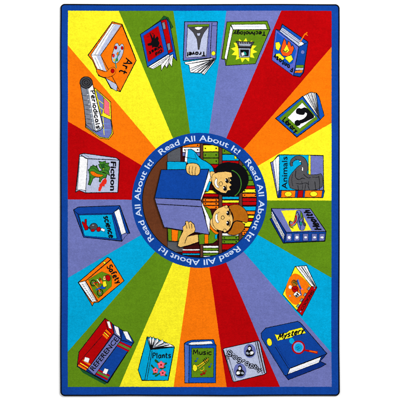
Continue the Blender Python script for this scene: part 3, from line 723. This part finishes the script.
# ---- periodicals
p = Pic('printed_newspaper', 'rolled grey newspaper with a blue and pink magazine', 76, 72, 400 / 72.1)
p.poly([(104, 88), (192, 166), (196, 268), (206, 342), (182, 374), (130, 366), (52, 306), (56, 240)], 'yellow', .7)
p.poly([(110, 100), (152, 138), (152, 200), (142, 240)], 'purple', .35, 'magazine').poly([(155, 142), (184, 170), (186, 244), (155, 226)], 'pink', .35, 'magazine').line([(118, 150), (152, 176)], .5, 'yellow', 'magazine').line([(132, 196), (152, 210)], .5, 'yellow', 'magazine')
p.poly([(56, 262), (142, 244), (192, 264), (198, 304), (198, 340), (180, 368), (134, 361), (56, 304)], 'purple', .5, 'magazine')
p.line([(70, 296), (142, 346)], .8, 'spineblue', 'magazine').line([(150, 250), (156, 350)], .6, 'yellow', 'magazine').line([(142, 320), (190, 322)], .6, 'lightblue', 'magazine').line([(146, 286), (190, 290)], .5, 'lightblue', 'magazine')
p.poly([(23, 62), (56, 50), (90, 58), (152, 304), (140, 320), (112, 332), (54, 290), (46, 200)], 'papergrey', .7, 'newspaper_roll')
p.poly([(24, 66), (60, 96), (96, 326), (56, 292), (46, 200)], 'grey', .35, 'newspaper_roll')
for i in range(7): p.line([(38 + i * 4, 128 + i * 26), (58 + i * 4.5, 132 + i * 26)], .5, 'darkgrey', 'newspaper_roll').line([(60 + i * 4.5, 126 + i * 26), (76 + i * 4.5, 122 + i * 26)], .5, 'white', 'newspaper_roll')
p.poly([(66, 94), (92, 70), (148, 300), (108, 328)], 'white', .4, 'newspaper_roll')
p.poly(ell(56, 58, 34, 32), 'darkgrey', .7, 'newspaper_roll').line(ell(56, 58, 22, 20), .6, 'black', 'newspaper_roll', closed=True).line(ell(56, 58, 11, 10), .6, 'black', 'newspaper_roll', closed=True)
p.hand('Periodicals', (80, 104), (114, 314), (23, -4), 0.98)
p.done()

# ------------------------------------------------------------------ the medallion
def ring():
    b = Builder(); z = TOP + DZ * 2
    pts_o = ell(CX, CY, R_OUT, n=160); pts_i = ell(CX, CY, R_IN, n=160)
    rm = (R_OUT + R_IN) / 2
    b.line(ell(CX, CY, rm, n=160), R_OUT - R_IN, z, 'navy', True)
    b.line(ell(CX, CY, R_IN, n=160), .6, z + DZ * 40, 'black', True)
    o = b.make('medallion_ring', rug, 'blue ring lettered Read All About It! four times around the two children')
    vs, fs = text_shape('Read All About It!', .014)
    for q in range(4):
        t = Builder()
        a0 = math.radians(-90 - 40.2 + 90 * q); span = math.radians(80)
        def m(u, v):
            r = 59.4 + v * 5.9
            return (CX + r * math.cos(a0 + span * u), CY + r * math.sin(a0 + span * u))
        t.glyphs(vs, fs, m, z + DZ * 2, 'letter')
        t.make('lettering', o)
ring()

CIRC = (CX, CY, R_IN)
# bookshelf behind the children
p = Pic('printed_bookshelf', 'bookshelf with coloured books behind the two children', 0, 0, 1)
p.poly(ell(CX, CY, R_IN, n=120), 'maroon', 0)
p.clip = (CX, CY, R_IN - .05)
p.rect(140, 140, 170, 262, 'brown', 0, 'table_top')
p.rect(167.3, 147.4, 180.5, 172, 'stonegrey', .4, 'wall_panel').rect(167.5, 228, 183.5, 252, 'stonegrey', .4, 'wall_panel#2')
rnd = random.Random(4)
def shelf_books(x0, x1, items):
    for y0, y1, c in items:
        p.poly([(x0, y0), (x1, y0), (x1, y1), (x0, y1)], c, .4, f'shelf_book#{x0}{y0}')
        if c in ('yellow', 'green', 'white', 'orange') and y1 - y0 > 2.6:
            p.rect(x0 + 1.6, (y0 + y1) / 2 - .6, x0 + 2.9, (y0 + y1) / 2 + .6, 'black', 0, f'shelf_book#{x0}{y0}')
            p.rect(x1 - 3.2, (y0 + y1) / 2 - .7, x1 - 1.9, (y0 + y1) / 2 + .7, 'black', 0, f'shelf_book#{x0}{y0}')
shelf_books(182.5, 200.2, [(143.6, 146.9, 'orange'), (147.4, 152.2, 'white'), (152.6, 156, 'purple'), (241, 245, 'maroon'), (249, 250.6, 'white'), (251, 253, 'red'), (253.4, 255, 'cyan')])
shelf_books(203.2, 218.8, [(145.2, 151.6, 'yellow'), (152.2, 157.8, 'green'), (158.3, 164, 'green'), (164.5, 168, 'red'), (190.2, 193.4, 'yellow'), (194, 196.6, 'red'), (198.6, 201.4, 'orange'), (202.2, 205, 'orange'), (205.6, 208.6, 'orange'),
                           (238, 241, 'red'), (245.6, 247.8, 'white'), (248.2, 250.4, 'green'), (250.8, 252.8, 'white'), (253.2, 255.4, 'green'), (255.8, 257, 'white')])
shelf_books(222.3, 239, [(148, 154, 'green'), (154.6, 160.6, 'cyan'), (161, 163.8, 'red'), (164.2, 167, 'green'), (196.6, 199.2, 'cyan'), (200.2, 202.6, 'yellow'), (203, 205.8, 'red'), (233, 235.6, 'white'), (236, 239.4, 'green'), (240, 243.4, 'green'), (244, 249.6, 'red')])
shelf_books(242.4, 258, [(161, 165, 'green'), (165.4, 170, 'leaf'), (170.4, 175, 'green'), (175.4, 180, 'leaf'), (180.6, 185.6, 'green'), (186, 188.8, 'red'), (189.2, 192.6, 'yellow'), (193.6, 197, 'orange'), (198, 201.2, 'red'), (201.6, 205, 'red'), (206.4, 210.6, 'cyan'), (211.2, 214.4, 'orange'), (215.4, 218, 'yellow'), (218.6, 221, 'red'), (221.6, 226.6, 'yellow'), (227.6, 231, 'orange'), (231.4, 235, 'orange'), (235.6, 239, 'green')])
p.rect(234.5, 155.8, 236.6, 158.8, 'yellow', .3, 'spine_label')
for a, b in ((200.4, 203.1), (219, 222.2), (239.2, 242.3)): p.rect(a, 140, b, 262, 'shelf', .5, f'shelf_board#{a}')
ZK = p.z
p.done()

# frames read off the drawing: K1 upper left, K2 upper right, K3 lower left, K4 lower right of the medallion
def K(ox, oy, k): return lambda pts: [(ox + x / k, oy + y / k) for x, y in pts]
K1, K2, K3, K4 = K(140, 140, 400 / 60), K(190, 140, 400 / 70), K(140, 200, 400 / 60), K(190, 195, 400 / 70)
KM = K(130, 130, 400 / 140)

# girl
p = Pic('printed_person', 'girl with black hair, green headband and cyan shirt holding the open book', 0, 0, 1); p.z = ZK
p.clip = (CX, CY, R_IN - .1)
p.poly(KM([(156, 62), (172, 52), (186, 62), (200, 82), (222, 92), (240, 108), (240, 128), (230, 152), (224, 178), (214, 172), (210, 120), (186, 112), (164, 100)]), 'cyan', .6, None, True)
p.poly(KM([(160, 55), (166, 58), (162, 96), (156, 90)]), 'white', .3, 'cuff')
p.poly(K1([(180, 142), (306, 145), (312, 196), (180, 200)]), 'cyan', .6, 'sleeve').line(K1([(286, 110), (330, 120), (382, 130)]), .5, 'black', 'sleeve', True).line(K1([(366, 92), (382, 140)]), .4, 'black', 'sleeve')
p.poly(K2(ell(238, 224, 97, 95, n=40)), 'hairblack', 0, 'hair').poly(K2(ell(190, 290, 62, 26, 12)), 'hairblack', 0, 'hair').poly(K2(ell(196, 152, 50, 22, -18)), 'hairblack', 0, 'hair')
p.poly(K2([(100, 196), (124, 176), (146, 186), (138, 214), (124, 240), (108, 236), (112, 214)]), 'skin', .5, 'face', True)
p.poly(K2([(122, 226), (130, 196), (160, 184), (204, 180), (236, 186), (242, 210), (226, 216), (238, 232), (224, 242), (240, 258), (224, 268), (234, 286), (216, 288), (206, 304), (178, 300), (146, 280), (128, 254)]), 'skin', .5, 'face')
p.line(K2(ell(224, 250, 68, 78, n=26, a0=-78, a1=62)), .9, 'leaf', 'headband')
p.poly(K2([(150, 216), (158, 226), (152, 246), (160, 262), (170, 268), (160, 276), (144, 262), (138, 240)]), 'white', .4, 'face', True)
p.line(K2(ell(176, 250, 10, 12)), .45, 'black', 'face', closed=True)
for x, y in ((208, 232), (196, 276)):
    p.line(K2([(x + 10, y - 20), (x + 15, y), (x + 8, y + 18)]), .5, 'black', f'eye#{x}', True).poly(K2(ell(x + 2, y, 9, 14, -12)), 'black', 0, f'eye#{x}').poly(K2(ell(x - 4, y - 3, 3.4, 4)), 'white', 0, f'eye#{x}')
p.line(K2([(222, 214), (228, 240)]), .45, 'black', 'face').line(K2([(150, 218), (144, 212)]), .4, 'black', 'face').line(K2([(104, 206), (124, 212)]), .4, 'black', 'face')
girl_z = p.z; p.done()

# boy
p = Pic('printed_person', 'boy with brown hair and green and orange striped shirt holding the open book', 0, 0, 1); p.z = ZK
p.clip = (CX, CY, R_IN - .1)
p.poly(K4([(66, 70), (92, 66), (118, 84), (132, 130), (158, 206), (160, 256), (130, 276), (54, 282), (48, 226), (104, 214)]), 'green', .6)
p.poly(K4([(84, 224), (106, 222), (106, 276), (84, 278)]), 'orange', .4, 'shirt_stripe').poly(K4([(112, 158), (124, 176), (150, 206), (166, 214), (158, 226), (138, 216), (112, 188)]), 'orange', .45, 'shirt_stripe').poly(K4([(142, 228), (158, 222), (156, 246), (146, 252)]), 'cyan', .3, 'shirt_stripe')
p.poly(K3([(184, 188), (280, 204), (268, 276), (188, 272)]), 'green', .6, 'sleeve').poly(K3([(210, 194), (256, 202), (250, 274), (212, 273)]), 'orange', .4, 'sleeve')
p.poly(K4([(112, 150), (132, 122), (150, 150), (160, 196), (150, 206), (122, 180)]), 'skin', .5, 'face', True)
p.poly(K4([(128, 140), (132, 106), (156, 76), (190, 64), (210, 54), (218, 68), (232, 92), (250, 140), (236, 184), (212, 210), (190, 206), (150, 196), (132, 170)]), 'skin', .5, 'face', True)
p.poly(K4([(216, 64), (246, 52), (286, 56), (320, 84), (336, 128), (330, 160), (300, 150), (262, 144), (244, 160), (250, 128), (240, 96)]), 'hair', .55, 'hair', True)
p.poly(K4([(248, 158), (266, 146), (300, 154), (318, 178), (300, 212), (262, 230), (224, 226), (214, 214), (238, 196)]), 'hair', .55, 'hair', True)
p.poly(K4([(188, 196), (206, 192), (212, 208), (196, 216)]), 'skin', .4, 'face', True).poly(K4([(196, 66), (208, 54), (220, 66), (208, 78)]), 'skin', .4, 'face', True)
p.poly(K4([(150, 104), (160, 108), (156, 126), (160, 146), (170, 152), (160, 162), (146, 148), (144, 124)]), 'white', .4, 'face', True)
p.line(K4(ell(188, 128, 9, 10)), .5, 'black', 'face', closed=True).line(K4([(168, 96), (160, 102)]), .35, 'black', 'face')
for x, y in ((216, 102), (216, 160)):
    p.line(K4([(x + 8, y - 21), (x + 16, y), (x + 8, y + 21)]), .5, 'black', f'eye#{y}', True).poly(K4(ell(x + 2, y, 9, 14)), 'black', 0, f'eye#{y}').poly(K4(ell(x - 3, y - 3, 3.4, 4)), 'white', 0, f'eye#{y}')
p.line(K4([(232, 86), (236, 114)]), .45, 'hair', 'face').line(K4([(232, 148), (232, 176)]), .45, 'hair', 'face')
boy_z = p.z; p.done()

# the open book the two of them hold
p = Pic('printed_open_book', 'large open blue and purple book held by the two children', 0, 0, 1)
p.z = max(girl_z, boy_z)
p.poly([(161.2, 169.6), (208.9, 169.2), (201, 199.6), (154.6, 198)], 'navy', .75)
p.poly(K2([(110, 170), (118, 214), (64, 346), (60, 340)]), 'white', .4, 'pages').poly(K4([(62, 26), (116, 138), (112, 226), (104, 222), (88, 120), (64, 48)]), 'white', .5, 'pages')
p.poly([(154.6, 198), (201.2, 200.2), (202.2, 206.6), (156.2, 203.8)], 'purple', .6, 'spine')
p.poly([(156.2, 203.9), (202, 206.8), (209.6, 234.4), (164.2, 227.2)], 'purple', .7, 'cover')
# hands in front of the book
hz = p.z; p.done()
p = Pic('printed_hand', 'girl hand over the top edge of the open book', 0, 0, 1); p.z = hz
p.poly(K1([(304, 184), (312, 160), (344, 152), (384, 158), (402, 184), (400, 222), (380, 240), (362, 234), (344, 238), (326, 228), (312, 220)]), 'skin', .6, None, True)
for a in ([(330, 176), (326, 204), (332, 226)], [(352, 176), (346, 206), (350, 234)], [(374, 178), (366, 206), (368, 234)]): p.line(K1(a), .5, 'black', f'finger_line#{a[0]}', True)
p.done()
p = Pic('printed_hand', 'boy hand and forearm across the lower cover of the open book', 0, 0, 1); p.z = hz
p.poly(K3([(252, 304), (262, 258), (288, 206), (286, 178), (302, 166), (304, 142), (318, 140), (326, 148), (338, 140), (350, 152), (362, 162), (370, 196), (362, 216), (340, 226), (316, 242), (388, 226), (392, 278), (330, 300), (268, 316)]), 'skin', .6)
for a in ([(304, 150), (312, 180), (314, 192)], [(324, 150), (330, 176), (332, 190)], [(344, 158), (346, 178), (348, 190)], [(318, 240), (304, 270), (300, 290)]): p.line(K3(a), .55, 'black', f'finger_line#{a[0]}', True)
p.done()

# ------------------------------------------------------------------ light and camera
w = bpy.data.worlds.new('World'); sc.world = w; w.use_nodes = True
w.node_tree.nodes['Background'].inputs['Color'].default_value = (1, 1, 1, 1)
w.node_tree.nodes['Background'].inputs['Strength'].default_value = 0.40

def lamp(name, loc, size, power):
    l = bpy.data.lights.new(name, 'AREA'); l.shape = 'SQUARE'; l.size = size; l.energy = power
    o = bpy.data.objects.new(name, l); COL.objects.link(o); o.location = loc
    o.rotation_euler = (Vector((0, 0, 0)) - Vector(loc)).to_track_quat('-Z', 'Y').to_euler()
lamp('softbox', (5.0, 4.2, 6.0), 2.2, 700)
lamp('softbox', (-5.5, 2.0, 6.0), 2.2, 225)

cam = bpy.data.cameras.new('camera'); co = bpy.data.objects.new('camera', cam); COL.objects.link(co)
DIST = 7.0
co.location = (0, 0, TOP + DIST); co.rotation_euler = (0, 0, 0)
cam.sensor_width = 36; cam.lens = 36 * DIST / (400 * S); cam.clip_end = 200
sc.camera = co

vs = sc.view_settings
sc.display_settings.display_device = 'sRGB'
vs.view_transform = 'Standard'; vs.look = 'None'; vs.exposure = 0; vs.gamma = 1; vs.use_curve_mapping = False
sc.render.engine = 'CYCLES'; sc.cycles.use_denoising = False
sc.cycles.max_bounces = 4
